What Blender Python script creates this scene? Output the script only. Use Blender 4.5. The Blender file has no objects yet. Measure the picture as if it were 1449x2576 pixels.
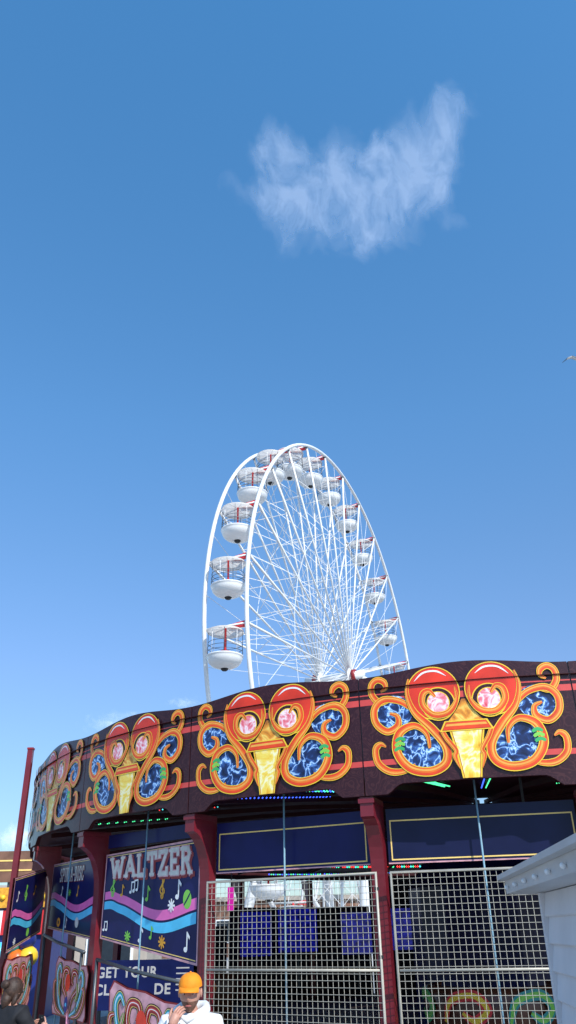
import bpy, bmesh, math, random
from mathutils import Vector, Matrix, noise
from mathutils.geometry import tessellate_polygon
random.seed(3)
SC=bpy.context.scene; COL=SC.collection
CZ=1.9
# ------------------------------------------------------------------ materials
def nt(name):
    m=bpy.data.materials.new(name); m.use_nodes=True
    return m,m.node_tree.nodes,m.node_tree.links,m.node_tree.nodes['Principled BSDF']
def mat(name,col,rough=.5,metal=0,var=.12,scale=6,emit=0,bump=0,coat=0,bscale=40,spec=.5,trans=0):
    m,N,L,b=nt(name)
    tc=N.new('ShaderNodeTexCoord'); no=N.new('ShaderNodeTexNoise'); no.inputs['Scale'].default_value=scale; no.inputs['Detail'].default_value=6
    L.new(tc.outputs['Object'],no.inputs['Vector'])
    r=N.new('ShaderNodeValToRGB'); r.color_ramp.elements[0].position=.3; r.color_ramp.elements[1].position=.7
    r.color_ramp.elements[0].color=[c*(1-var) for c in col]+[1]; r.color_ramp.elements[1].color=[min(1,c*(1+var)) for c in col]+[1]
    L.new(no.outputs['Fac'],r.inputs['Fac']); L.new(r.outputs['Color'],b.inputs['Base Color'])
    b.inputs['Roughness'].default_value=rough; b.inputs['Metallic'].default_value=metal; b.inputs['Coat Weight'].default_value=coat
    b.inputs['Coat Roughness'].default_value=.08; b.inputs['Specular IOR Level'].default_value=spec
    if emit: L.new(r.outputs['Color'],b.inputs['Emission Color']); b.inputs['Emission Strength'].default_value=emit
    if bump:
        n2=N.new('ShaderNodeTexNoise'); n2.inputs['Scale'].default_value=bscale; L.new(tc.outputs['Object'],n2.inputs['Vector'])
        bp=N.new('ShaderNodeBump'); bp.inputs['Strength'].default_value=bump; bp.inputs['Distance'].default_value=.01
        L.new(n2.outputs['Fac'],bp.inputs['Height']); L.new(bp.outputs['Normal'],b.inputs['Normal'])
    if trans:
        t=N.new('ShaderNodeBsdfTranslucent'); L.new(r.outputs['Color'],t.inputs[0]); x=N.new('ShaderNodeMixShader'); x.inputs[0].default_value=trans
        L.new(b.outputs[0],x.inputs[1]); L.new(t.outputs[0],x.inputs[2]); L.new(x.outputs[0],N['Material Output'].inputs[0])
    return m
def plasma(name,stops,scale=9,rough=.3,dist=.6,mul=5):
    m,N,L,b=nt(name)
    tc=N.new('ShaderNodeTexCoord'); no=N.new('ShaderNodeTexNoise'); no.inputs['Scale'].default_value=scale; no.inputs['Detail'].default_value=5; no.inputs['Distortion'].default_value=dist
    L.new(tc.outputs['Object'],no.inputs['Vector'])
    s=N.new('ShaderNodeMath'); s.operation='SUBTRACT'; s.inputs[1].default_value=.5; L.new(no.outputs['Fac'],s.inputs[0])
    a=N.new('ShaderNodeMath'); a.operation='ABSOLUTE'; L.new(s.outputs[0],a.inputs[0])
    k=N.new('ShaderNodeMath'); k.operation='MULTIPLY'; k.inputs[1].default_value=mul; L.new(a.outputs[0],k.inputs[0])
    r=N.new('ShaderNodeValToRGB'); cr=r.color_ramp
    cr.elements[0].position=stops[0][0]; cr.elements[0].color=list(stops[0][1])+[1]
    cr.elements[1].position=stops[-1][0]; cr.elements[1].color=list(stops[-1][1])+[1]
    for p,c in stops[1:-1]:
        e=cr.elements.new(p); e.color=list(c)+[1]
    L.new(k.outputs[0],r.inputs['Fac']); L.new(r.outputs['Color'],b.inputs['Base Color']); b.inputs['Roughness'].default_value=rough
    return m
def swirl(name,c1,c2,scale=3):
    m,N,L,b=nt(name)
    tc=N.new('ShaderNodeTexCoord'); w=N.new('ShaderNodeTexNoise'); w.inputs['Scale'].default_value=scale; w.inputs['Distortion'].default_value=2.5
    L.new(tc.outputs['Object'],w.inputs['Vector'])
    k=N.new('ShaderNodeMath'); k.operation='MULTIPLY'; k.inputs[1].default_value=55; L.new(w.outputs['Fac'],k.inputs[0])
    s=N.new('ShaderNodeMath'); s.operation='SINE'; L.new(k.outputs[0],s.inputs[0])
    r=N.new('ShaderNodeValToRGB'); r.color_ramp.elements[0].position=.35; r.color_ramp.elements[0].color=list(c1)+[1]; r.color_ramp.elements[1].position=1; r.color_ramp.elements[1].color=list(c2)+[1]
    L.new(s.outputs[0],r.inputs['Fac']); L.new(r.outputs['Color'],b.inputs['Base Color']); b.inputs['Roughness'].default_value=.30; b.inputs['Specular IOR Level'].default_value=.35
    return m
M={}
M['white']=mat('white_paint',(.84,.84,.83),.35,var=.05,scale=1.5)
M['white_shell']=mat('white_fibreglass',(.84,.84,.83),.25,var=.05,scale=2,coat=.3)
M['canopy']=mat('canopy_fibreglass',(.88,.85,.79),.5,var=.06,trans=.5)
M['grey']=mat('dark_grey_metal',(.10,.11,.12),.4,.5)
M['black']=mat('black_rubber',(.015,.015,.016),.5)
M['red']=mat('red_paint',(.70,.03,.035),.4)
M['darkred']=mat('dark_red_paint',(.28,.015,.02),.4)
M['maroon']=mat('maroon_gloss_paint',(.165,.012,.022),.32,var=.18,scale=4,coat=.15,bump=.15)
M['maroon_dark']=mat('deep_maroon_paint',(.05,.010,.012),.55,spec=.2)  # deep maroon finish of roof, rafters, seams and panel backs
M['fascia']=swirl('fascia_marbled_vinyl',(.036,.009,.014),(.064,.020,.023))
M['stripe']=mat('salmon_stripe',(.66,.07,.06),.35,var=.1)
M['redor']=mat('red_orange_ribbon_edge',(.80,.065,.012),.35,var=.2,scale=4)
M['orange']=mat('orange_ribbon',(.90,.17,.015),.35,var=.25,scale=4)
M['yellow']=mat('yellow_outline',(.95,.60,.035),.35,var=.1)
M['hi']=mat('pale_yellow_highlight',(.95,.66,.20),.35,var=.05)
M['hi2']=mat('light_orange_highlight',(.95,.42,.07),.35,var=.15)
M['outline']=mat('dark_outline',(.42,.03,.01),.4)
M['ballred']=mat('red_ball',(.80,.045,.016),.28,var=.3,scale=3)
M['green']=mat('green_band',(.05,.42,.12),.35)
M['blueplasma']=plasma('blue_lightning',[(0,(.8,.92,1)),(.05,(.30,.58,.95)),(.16,(.05,.14,.42)),(.42,(.012,.03,.12)),(1,(.005,.01,.04))],7.5)
M['pinkplasma']=plasma('pink_lightning',[(0,(1,.95,.95)),(.15,(1,.62,.66)),(.5,(.90,.22,.27)),(1,(.70,.06,.08))],8)
M['yelplasma']=plasma('yellow_flame',[(0,(1,.95,.60)),(.25,(.98,.74,.12)),(.6,(.92,.50,.03)),(1,(.55,.20,.01))],4,mul=4.5)
M['flame']=plasma('orange_flame',[(0,(.98,.70,.15)),(.3,(.85,.33,.03)),(.8,(.25,.05,.01)),(1,(.08,.02,.01))],5,mul=4)
M['navy']=mat('navy_gloss_board',(.010,.012,.085),.28,var=.25,scale=2,spec=.22)
M['navy2']=mat('dark_navy_board',(.010,.013,.050),.16,var=.2,scale=2,spec=.16)
M['pink']=mat('pink_band',(.85,.16,.48),.4)
M['cyan']=mat('cyan_band',(.09,.58,.88),.4)
M['palepink']=mat('pale_pink_board',(.66,.34,.38),.4,var=.35,scale=7)
M['silver']=mat('silver_letters',(.66,.63,.58),.35,var=.2,scale=10)
M['teal']=mat('teal_paint',(.02,.28,.27),.4)
M['lime']=mat('lime_paint',(.22,.60,.08),.4)
M['signwhite']=mat('sign_white',(.88,.88,.88),.4,var=.03)
M['glowwhite']=mat('white_lettering_added_glow',(.88,.88,.88),.4,var=.03,emit=.45)  # emission added in place of sunlight on the sign lettering, not a lamp
M['signblue']=mat('sign_blue',(.02,.035,.22),.4)
M['glowblue']=mat('blue_sign_added_glow',(.03,.05,.32),.4,emit=.12)  # weak emission added to brighten the shaded sign face, no light behind it
M['mesh']=mat('galvanised_wire',(.46,.43,.36),.45,.1,var=.15)
M['rope']=mat('light_blue_rope',(.22,.38,.48),.7)
M['siding']=mat('white_vinyl_siding',(.72,.70,.71),.5,var=.07,scale=3,bump=.15)
M['gutter']=mat('grey_gutter',(.58,.57,.56),.4,var=.10,scale=2)
M['ground']=mat('pale_concrete_paving',(.34,.33,.31),.9,var=.2,scale=.8,bump=.5)
M['deck']=mat('deck_plywood',(.05,.025,.018),.6,var=.3)
M['brick']=mat('brown_cladding',(.20,.10,.065),.8,var=.3,scale=3)
M['stonew']=mat('render_wall',(.42,.36,.30),.8,var=.15,scale=2)
M['glass']=mat('window_glass',(.03,.04,.05),.08)
M['skin']=mat('skin',(.55,.28,.20),.5,var=.14,scale=18,bump=.15,bscale=60)
M['stubble']=mat('stubble_skin',(.20,.09,.055),.7,var=.35,scale=70,bump=.3,bscale=150)
M['lip']=mat('lips',(.36,.10,.09),.5)
M['hair']=mat('brown_hair',(.045,.022,.013),.6,var=.5,scale=40,bump=.4)
M['capor']=mat('orange_cap_fabric',(.95,.28,.006),.75,var=.10,bump=.3,scale=20)
M['hoodie']=mat('white_hoodie_fabric',(.80,.80,.79),.9,var=.04,bump=1.0,bscale=9)
M['blackcloth']=mat('black_jacket_fabric',(.012,.012,.015),.8,var=.3,bump=.8,bscale=10)
M['jeans']=mat('denim',(.03,.05,.10),.85,var=.2)
M['pinkcloth']=mat('pink_tshirt',(.75,.30,.42),.85)
M['eye']=mat('eye_white',(.8,.8,.8),.2)
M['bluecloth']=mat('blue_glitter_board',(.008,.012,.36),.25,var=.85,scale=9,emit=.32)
M['amber']=mat('amber_panel',(.85,.35,.03),.5,var=.4,scale=9)
M['carshell']=mat('waltzer_car_paint',(.10,.03,.015),.35,var=.4,scale=5)
M['dark']=mat('dark_backing',(.010,.010,.016),.6,spec=.2)
def led(n,c,s=6):
    m,N,L,b=nt(n); tc=N.new('ShaderNodeTexCoord'); no=N.new('ShaderNodeTexNoise'); no.inputs['Scale'].default_value=30; L.new(tc.outputs['Object'],no.inputs['Vector'])
    r=N.new('ShaderNodeValToRGB'); r.color_ramp.elements[0].color=[x*.6 for x in c]+[1]; r.color_ramp.elements[1].color=list(c)+[1]
    L.new(no.outputs['Fac'],r.inputs['Fac']); L.new(r.outputs['Color'],b.inputs['Emission Color']); b.inputs['Emission Strength'].default_value=s; b.inputs['Base Color'].default_value=(*c,1); return m
M['ledg']=led('green_led',(.08,.9,.35),2.4); M['ledb']=led('blue_led',(.05,.12,1),3); M['ledt']=led('teal_led',(.08,.75,.85),2.4); M['ledr']=led('red_led',(1,.05,.05),2.4); M['ledm']=led('magenta_led',(1,.03,.6),.7)

# ------------------------------------------------------------------ mesh builder
def catmull(P,n=8,closed=False):
    P=[Vector(p) for p in P]; out=[]; k=len(P)
    rng=range(k if closed else k-1)
    for i in rng:
        if closed: a,b,c,d=P[(i-1)%k],P[i],P[(i+1)%k],P[(i+2)%k]
        else: a,b,c,d=P[max(i-1,0)],P[i],P[i+1],P[min(i+2,k-1)]
        for j in range(n):
            t=j/n
            out.append(.5*((2*b)+(c-a)*t+(2*a-5*b+4*c-d)*t*t+(3*b-a-3*c+d)*t**3))
    if not closed: out.append(P[-1])
    return out
class MB:
    def __init__(s): s.v=[];s.f=[];s.m=[];s.sm=[];s.mats=[]
    def mi(s,m):
        m=M[m] if isinstance(m,str) else m
        if m not in s.mats: s.mats.append(m)
        return s.mats.index(m)
    def add(s,vs,fs,m,smooth=False):
        o=len(s.v); k=s.mi(m); s.v+= [Vector(v) for v in vs]
        for f in fs: s.f.append([i+o for i in f]); s.m.append(k); s.sm.append(smooth)
    def tube(s,pts,r,m,n=8,closed=False,squash=None):
        pts=[Vector(p) for p in pts]; k=len(pts); R=r if isinstance(r,(list,tuple)) else [r]*k
        vs=[];fs=[]; prev=None
        for i,p in enumerate(pts):
            if closed: t=pts[(i+1)%k]-pts[i-1]
            else: t=pts[min(i+1,k-1)]-pts[max(i-1,0)]
            t.normalize()
            if prev is None:
                a=Vector((0,0,1)) if abs(t.z)<.9 else Vector((1,0,0)); x=t.cross(a).normalized()
            else: x=(prev-t*prev.dot(t)).normalized()
            prev=x; y=t.cross(x)
            for j in range(n):
                A=2*math.pi*(j+.5)/n; vs.append(p+(x*math.cos(A)+y*math.sin(A))*R[i])
        for i in range(k if closed else k-1):
            for j in range(n):
                a=i*n+j;b=i*n+(j+1)%n;c=((i+1)%k)*n+(j+1)%n;d=((i+1)%k)*n+j; fs.append([a,d,c,b])
        if not closed: fs.append(list(range(n))); fs.append([(k-1)*n+j for j in reversed(range(n))])
        s.add(vs,fs,m,n>4)
    def box(s,c,sz,m,rot=None):
        c=Vector(c); vs=[]
        for x in (-.5,.5):
            for y in (-.5,.5):
                for z in (-.5,.5):
                    v=Vector((x*sz[0],y*sz[1],z*sz[2]))
                    if rot: v=rot@v
                    vs.append(c+v)
        s.add(vs,[[0,1,3,2],[4,6,7,5],[0,4,5,1],[2,3,7,6],[0,2,6,4],[1,5,7,3]],m)
    def lathe(s,prof,m,n=24,o=(0,0,0),a0=0,a1=2*math.pi,smooth=True):
        o=Vector(o); full=abs(a1-a0-2*math.pi)<1e-6; k=n if full else n+1; vs=[];fs=[]
        for i in range(k):
            A=a0+(a1-a0)*i/n
            for r,z in prof: vs.append(o+Vector((r*math.cos(A),r*math.sin(A),z)))
        q=len(prof)
        for i in range(n):
            for j in range(q-1):
                a=i*q+j;b=((i+1)%k)*q+j; fs.append([a,b,b+1,a+1])
        s.add(vs,fs,m,smooth)
    def ball(s,c,r,m,n=12,xf=None):
        c=Vector(c); r=r if isinstance(r,(tuple,list)) else (r,r,r); vs=[];fs=[]; h=n//2+1
        for i in range(h+1):
            T=math.pi*i/h
            for j in range(n):
                A=2*math.pi*j/n; v=Vector((r[0]*math.sin(T)*math.cos(A),r[1]*math.sin(T)*math.sin(A),r[2]*math.cos(T)))
                if xf: v=xf@v
                vs.append(c+v)
        for i in range(h):
            for j in range(n): fs.append([i*n+j,(i+1)*n+j,(i+1)*n+(j+1)%n,i*n+(j+1)%n])
        s.add(vs,fs,m,True)
    def extr(s,P3,off,m):
        n=len(P3); P3=[Vector(p) for p in P3]; off=Vector(off)
        tri=tessellate_polygon([P3]); vs=P3+[p+off for p in P3]; fs=[list(t) for t in tri]+[[i+n for i in reversed(t)] for t in tri]
        fs+=[[i,(i+1)%n,(i+1)%n+n,i+n] for i in range(n)]
        s.add(vs,fs,m)
    def obj(s,name,parent=None,pw=None,weld=True,label=None,origin=None):
        if origin is None:
            lo=Vector([min(v[i] for v in s.v) for i in range(3)]); hi=Vector([max(v[i] for v in s.v) for i in range(3)]); c=(lo+hi)/2
            if parent is None: c.z=lo.z
        else: c=Vector(origin)
        me=bpy.data.meshes.new(name); me.from_pydata([v-c for v in s.v],[],s.f)
        for m in s.mats: me.materials.append(m)
        me.polygons.foreach_set('material_index',s.m); me.polygons.foreach_set('use_smooth',s.sm); me.update()
        o=bpy.data.objects.new(name,me); COL.objects.link(o)
        if parent is not None: o.parent=parent; o.location=c-(pw if pw is not None else parent.location)
        else: o.location=c
        if label: o['label']=label
        return o
def empty(name,loc,label,cat,group=None):
    e=bpy.data.objects.new(name,None); e.empty_display_size=.3; e.location=loc; COL.objects.link(e); e['label']=label; e['category']=cat
    if group: e['group']=group
    return e
def tag(o,label,cat,group=None):
    o['label']=label;o['category']=cat
    if group:o['group']=group
_tc={}
def textmesh(body,off):
    k=(body,off)
    if k in _tc: return _tc[k]
    cu=bpy.data.curves.new('t','FONT'); cu.body=body; cu.size=1; cu.offset=off; cu.align_x='LEFT'; cu.space_character=1.08
    o=bpy.data.objects.new('t',cu); COL.objects.link(o); bpy.context.view_layer.update()
    dg=bpy.context.evaluated_depsgraph_get(); me=bpy.data.meshes.new_from_object(o.evaluated_get(dg))
    vs=[v.co.copy() for v in me.vertices]; fs=[list(p.vertices) for p in me.polygons]
    bpy.data.objects.remove(o); bpy.data.meshes.remove(me); bpy.data.curves.remove(cu)
    _tc[k]=(vs,fs); return _tc[k]
SL={'W':([[(0,1),(.22,0),(.42,.8),(.62,0),(.84,1)]],[(0,1),(.84,1),(.42,.82)],.84),
 'A':([[(0,0),(.30,1),(.62,0)],[(.13,.33),(.50,.33)]],[(0,0),(.62,0)],.62),
 'L':([[(.08,1),(.08,0),(.5,0),(.5,.22)]],[(.08,1),(.08,0)],.5),
 'T':([[(.28,1),(.28,0)],[(0,.78),(0,1),(.56,1),(.56,.78)]],[(.28,0)],.56),
 'Z':([[(.0,.80),(.0,1),(.5,1),(0,0),(.5,0),(.5,.22)]],[],.5),
 'E':([[(.5,.8),(.5,1),(.08,1),(.08,0),(.5,0),(.5,.2)],[(.08,.52),(.36,.52)]],[(.08,1),(.08,0)],.5),
 'R':([[(.08,0),(.08,1),(.42,.97),(.50,.77),(.42,.56),(.08,.52)],[(.3,.52),(.55,0)]],[(.08,0),(.08,1),(.55,0)],.58),
 'S':([[(.46,.75),(.40,.95),(.12,.97),(.04,.76),(.14,.58),(.38,.44),(.47,.24),(.38,.03),(.10,.02),(.03,.24)]],[],.5),
 'P':([[(.08,0),(.08,1),(.42,.97),(.50,.74),(.42,.50),(.08,.47)]],[(.08,0),(.08,1)],.52),
 'I':([[(.1,0),(.1,1)]],[(.1,0),(.1,1)],.22),
 'N':([[(.06,0),(.06,1),(.48,0),(.48,1)]],[(.06,0),(.48,1),(.06,1)],.56),
 '-':([[(0,.45),(.25,.45)]],[],.25),
 'D':([[(.08,0),(.08,1),(.36,.97),(.52,.72),(.52,.28),(.36,.03),(.08,0)]],[(.08,0),(.08,1)],.56),
 'C':([[(.5,.74),(.42,.95),(.16,.97),(.03,.68),(.03,.3),(.16,.03),(.42,.04),(.51,.26)]],[],.54)}
class Sheet(MB):
    def __init__(s,fn,step=.001): super().__init__(); s.fn=fn; s.L=1; s.step=step
    def p(s,x,y,l): return s.fn(x,y,l*s.step)
    def stroke(s,pts,w,m,l,closed=False,taper=(.5,.5),n=8,off=0):
        c=catmull([(a[0],a[1],0) for a in pts],n,closed); k=len(c); vs=[];fs=[]
        for i,q in enumerate(c):
            t=(c[(i+1)%k]-c[i-1]) if closed else (c[min(i+1,k-1)]-c[max(i-1,0)])
            if t.length<1e-9: t=Vector((1,0,0))
            t.normalize(); nn=Vector((-t.y,t.x,0)); W=w/2; F=1
            if not closed:
                a=i/(k-1)
                if a<.25: F=taper[0]+(1-taper[0])*(a/.25)
                if a>.75: F=taper[1]+(1-taper[1])*((1-a)/.25)
            W*=F; ll=l+i*.006
            for sg in (-1,0,1): vs.append(s.p(q.x+nn.x*(W*sg+off*F),q.y+nn.y*(W*sg+off*F),ll))
        for i in range(k if closed else k-1):
            a=i*3;b=((i+1)%k)*3; fs+=[[a,b,b+1,a+1],[a+1,b+1,b+2,a+2]]
        s.add(vs,fs,m)
    def seg(s,P,w,m,l):
        for i in range(len(P)-1):
            a=Vector(P[i]);b=Vector(P[i+1]); t=(b-a).normalized(); nn=Vector((-t.y,t.x))*w/2; e=t*w*.42
            q=[a-e-nn,b+e-nn,b+e+nn,a-e+nn]; s.add([s.p(v.x,v.y,l+i*.1) for v in q],[[0,1,2,3]],m)
    def slab(s,body,x,y,h,sx,w,m,l,slant=0,gap=.16):
        for ch in body:
            if ch==' ': x+=.4*h*sx; continue
            st,ser,wd=SL[ch]
            T=lambda p:(x+p[0]*h*sx+slant*p[1]*h, y+p[1]*h)
            for q in st: s.seg([T(p) for p in q],w,m,l)
            for p in ser: c=T(p); s.seg([(c[0]-.10*h*sx-w*.1,c[1]),(c[0]+.10*h*sx+w*.1,c[1])],w*.62,m,l+.6)
            x+=(wd+gap)*h*sx
        return x
    def ribbon(s,pts,w,closed=False,core='orange',taper=(.5,.5),n=8,fl=1):
        l=s.L; s.L+=5
        s.stroke(pts,w,'yellow',l,closed,taper,n); s.stroke(pts,w*.80,'outline',l+1,closed,taper,n); s.stroke(pts,w*.74,'redor',l+2,closed,taper,n)
        s.stroke(pts,w*.44,'orange',l+3,closed,taper,n,off=w*.11*fl); s.stroke(pts,w*.18,'hi2',l+4,closed,taper,n,off=w*.16*fl)
    def disc(s,cx,cy,r,m,l,ry=None,n=32,rings=4,a0=0):
        ry=ry or r; vs=[s.p(cx,cy,l)];fs=[]
        for i in range(1,rings+1):
            for j in range(n):
                A=2*math.pi*j/n; vs.append(s.p(cx+r*i/rings*math.cos(A),cy+ry*i/rings*math.sin(A),l))
        for j in range(n): fs.append([0,1+j,1+(j+1)%n])
        for i in range(rings-1):
            for j in range(n):
                a=1+i*n+j;b=1+i*n+(j+1)%n; fs.append([a,a+n,b+n,b])
        s.add(vs,fs,m)
    def rows(s,R,m,l,nx=8):
        vs=[];fs=[]
        for y,x0,x1 in R:
            for i in range(nx+1): vs.append(s.p(x0+(x1-x0)*i/nx,y,l))
        for k in range(len(R)-1):
            for i in range(nx): a=k*(nx+1)+i; fs.append([a,a+1,a+nx+2,a+nx+1])
        s.add(vs,fs,m)
    def poly(s,P,m,l):
        tri=tessellate_polygon([[Vector((a,b,0)) for a,b in P]]); s.add([s.p(a,b,l) for a,b in P],[list(t) for t in tri],m)
    def text(s,body,x,y,size,m,l,off=0,sx=1,rot=0,sy=1):
        vs,fs=textmesh(body,off); c,sn=math.cos(rot),math.sin(rot)
        out=[]
        for v in vs:
            a,b=v.x*size*sx,v.y*size*sy; out.append(s.p(x+a*c-b*sn,y+a*sn+b*c,l))
        s.add(out,fs,m)
    def note(s,x,y,h,m,l,double=False):
        s.disc(x,y,h*.2,m,l,ry=h*.15,n=12,rings=1); s.poly([(x+h*.09,y),(x+h*.22,y),(x+h*.22,y+h),(x+h*.09,y+h)],m,l+1)
        if double:
            s.disc(x+h*.55,y+h*.08,h*.2,m,l+2,ry=h*.14,n=12,rings=1); s.poly([(x+h*.66,y+h*.08),(x+h*.77,y+h*.08),(x+h*.77,y+h*1.08),(x+h*.66,y+h*1.08)],m,l+3)
            s.poly([(x+h*.13,y+h*.85),(x+h*.77,y+h*.93),(x+h*.77,y+h*1.1),(x+h*.13,y+h*1.02)],m,l+4)
        else: s.poly([(x+h*.2,y+h),(x+h*.2,y+h*.78),(x+h*.42,y+h*.58),(x+h*.47,y+h*.75)],m,l+2)
    def star(s,x,y,r,m,l):
        for k in range(4):
            A=k*math.pi/4; dx,dy=math.cos(A),math.sin(A); s.poly([(x-dx*r-dy*r*.16,y-dy*r+dx*r*.16),(x-dx*r+dy*r*.16,y-dy*r-dx*r*.16),(x+dx*r+dy*r*.16,y+dy*r-dx*r*.16),(x+dx*r-dy*r*.16,y+dy*r+dx*r*.16)],m,l+k*.5)
    def clef(s,x,y,h,m,l):
        s.stroke([(x,y+h*.1),(x-.12*h,y+.15*h),(x-.05*h,y),(x+.08*h,y+.1*h),(x+.02*h,y+.6*h),(x+.0*h,y+h),(x+.14*h,y+.9*h),(x-.1*h,y+.6*h),(x-.22*h,y+.4*h),(x-.05*h,y+.22*h),(x+.2*h,y+.3*h),(x+.1*h,y+.5*h),(x-.06*h,y+.4*h)],h*.11,m,l,n=5)

# ------------------------------------------------------------------ camera
TH=math.radians(28); RO=math.radians(1.2)
fw=Vector((0,math.cos(TH),math.sin(TH))); up0=Vector((0,-math.sin(TH),math.cos(TH))); r0=Vector((1,0,0))
rt=r0*math.cos(RO)-up0*math.sin(RO); up=up0*math.cos(RO)+r0*math.sin(RO)
cd=bpy.data.cameras.new('camera'); cam=bpy.data.objects.new('camera',cd); COL.objects.link(cam)
mm=Matrix((rt,up,-fw)).transposed().to_4x4(); mm.translation=(0,0,CZ); cam.matrix_world=mm
cd.sensor_fit='VERTICAL'; cd.sensor_height=24; cd.lens=24*1983/2576; cd.clip_end=20000; cd.clip_start=.05
SC.camera=cam
# ------------------------------------------------------------------ world and sun
w=bpy.data.worlds.new('World'); SC.world=w; w.use_nodes=True; N=w.node_tree.nodes; L=w.node_tree.links
EL=math.radians(40)
sv=Vector((.50,-.86,0)).normalized()*math.cos(EL)+Vector((0,0,math.sin(EL)))
sk=N.new('ShaderNodeTexSky'); sk.sky_type='NISHITA'; sk.sun_disc=False; sk.sun_elevation=EL; sk.sun_rotation=math.atan2(sv.x,sv.y)
sk.ozone_density=2.0; sk.air_density=1.0; sk.dust_density=.6
tcw=N.new('ShaderNodeTexCoord'); sp=N.new('ShaderNodeSeparateXYZ'); L.new(tcw.outputs['Generated'],sp.inputs[0])
rw=N.new('ShaderNodeValToRGB'); rw.color_ramp.elements[0].position=.08; rw.color_ramp.elements[0].color=(.42,.51,.60,1); rw.color_ramp.elements[1].position=.88; rw.color_ramp.elements[1].color=(.45,.98,1.2,1)
for p_,c_ in ((.28,(.56,.66,.79,1)),(.42,(.55,.76,.90,1)),(.56,(.53,.87,1.04,1))):
    e_=rw.color_ramp.elements.new(p_); e_.color=c_
L.new(sp.outputs['Z'],rw.inputs['Fac'])
mw=N.new('ShaderNodeMix'); mw.data_type='RGBA'; mw.blend_type='MULTIPLY'; mw.inputs[0].default_value=1
L.new(sk.outputs[0],mw.inputs[6]); L.new(rw.outputs[0],mw.inputs[7])
L.new(mw.outputs[2],N['Background'].inputs[0]); N['Background'].inputs[1].default_value=.235
sl=bpy.data.lights.new('sun','SUN'); sl.energy=4.4; sl.angle=math.radians(.5); sl.color=(1,.95,.88)
so=bpy.data.objects.new('sun',sl); COL.objects.link(so); so.rotation_euler=(-sv).to_track_quat('-Z','Y').to_euler(); so.location=(0,-10,30)
SC.view_settings.view_transform='Standard'; SC.view_settings.look='None'; SC.view_settings.exposure=0
# ------------------------------------------------------------------ ground
g=MB(); g.add([(-3000,-3000,0),(3000,-3000,0),(3000,3000,0),(-3000,3000,0)],[[0,1,2,3]],'ground'); go=g.obj('ground',origin=(0,0,0)); go['kind']='structure'
# ------------------------------------------------------------------ clouds
mc,N2,L2,b2=nt('cloud_vapour')
N2.remove(b2); at=N2.new('ShaderNodeAttribute'); at.attribute_name='vapour'; df=N2.new('ShaderNodeBsdfDiffuse'); df.inputs[0].default_value=(.82,.85,.92,1)
tr=N2.new('ShaderNodeBsdfTransparent'); mx=N2.new('ShaderNodeMixShader'); tl=N2.new('ShaderNodeBsdfTranslucent'); tl.inputs[0].default_value=(.4,.43,.5,1); ad=N2.new('ShaderNodeAddShader')
L2.new(df.outputs[0],ad.inputs[0]); L2.new(tl.outputs[0],ad.inputs[1])
L2.new(at.outputs['Fac'],mx.inputs[0]); L2.new(tr.outputs[0],mx.inputs[1]); L2.new(ad.outputs[0],mx.inputs[2])
L2.new(mx.outputs[0],N2['Material Output'].inputs[0])
def cloud(dirv,dist,wd,ht,blobs,seed,amp=.7,nx=340,ny=230,fs=2.2,thr=.22):
    d=Vector(dirv).normalized(); c=d*dist+Vector((0,0,CZ)); x=d.cross(Vector((0,0,1))).normalized(); y=x.cross(d)
    vs=[];fc=[];den=[]
    for j in range(ny+1):
        for i in range(nx+1):
            a=(i/nx*2-1);b=(j/ny*2-1)
            vs.append(x*(a*wd/2)+y*(b*ht/2))
            P=Vector((a*1.9+seed,b*.85+a*.3,seed*.7))
            wx=noise.fractal(P*2.2,1,2,4)*.07; wy=noise.fractal(P*2.2+Vector((9,4,1)),1,2,4)*.08
            a2,b2=a+wx,b+wy; e=0
            for (cx,cy,rx,ry,s_) in blobs:
                q=s_*math.exp(-(((a2-cx)/rx)**2+((b2-cy)/ry)**2)); e=e+q-e*q*.75
            f=noise.fractal(P*fs*1.5+Vector((wx,wy,0))*7,.8,2.1,7)
            dd=(min(e,1.15)*.98+.55*f*math.sqrt(min(e,1))-thr)/.95
            ed=min(1,max(0,(1-max(abs(a),abs(b)))/.12))
            den.append(max(0,min(1,dd))**1.2*amp*ed)
    for j in range(ny):
        for i in range(nx):
            k=j*(nx+1)+i; fc.append([k,k+1,k+nx+2,k+nx+1])
    me=bpy.data.meshes.new('cloud'); me.from_pydata(vs,[],fc); at=me.attributes.new('vapour','FLOAT','POINT'); at.data.foreach_set('value',den); me.materials.append(mc)
    o=bpy.data.objects.new('cloud',me); o.location=c; COL.objects.link(o); o['kind']='structure'
    return o
B=[(-.47,.36,.17,.22,.85),(-.42,-.05,.20,.30,.95),(-.66,.02,.15,.12,.5),(-.82,.18,.07,.10,.3),(-.16,.08,.22,.26,.85),(-.08,-.30,.18,.26,.85),(-.28,-.22,.16,.22,.6),
   (.12,.12,.22,.30,.95),(.38,.10,.20,.32,.95),(.62,.50,.11,.20,.85),(.56,.30,.14,.20,.9),(.22,-.42,.17,.24,.8),(.50,-.22,.13,.20,.8),(-.46,-.52,.10,.18,.35),(.62,-.50,.08,.10,.35),(.08,-.15,.24,.24,.8),(.0,-.55,.16,.16,.5)]
cloud((.096,.690,.842),1250,460,310,B,3.1,.60,thr=.20)
cloud((-.215,1.0,.243),2600,330,130,[(-.2,-.3,.5,.5,.8),(.3,-.1,.3,.4,.8)],7.7,.32,120,60)
cloud((-.137,1.0,.262),2700,200,70,[(0,-.2,.5,.5,.9)],5.2,.32,100,50)
cloud((-.34,1.06,.11),2900,300,160,[(0,0,.5,.5,.9)],8.9,.6,100,60)

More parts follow.
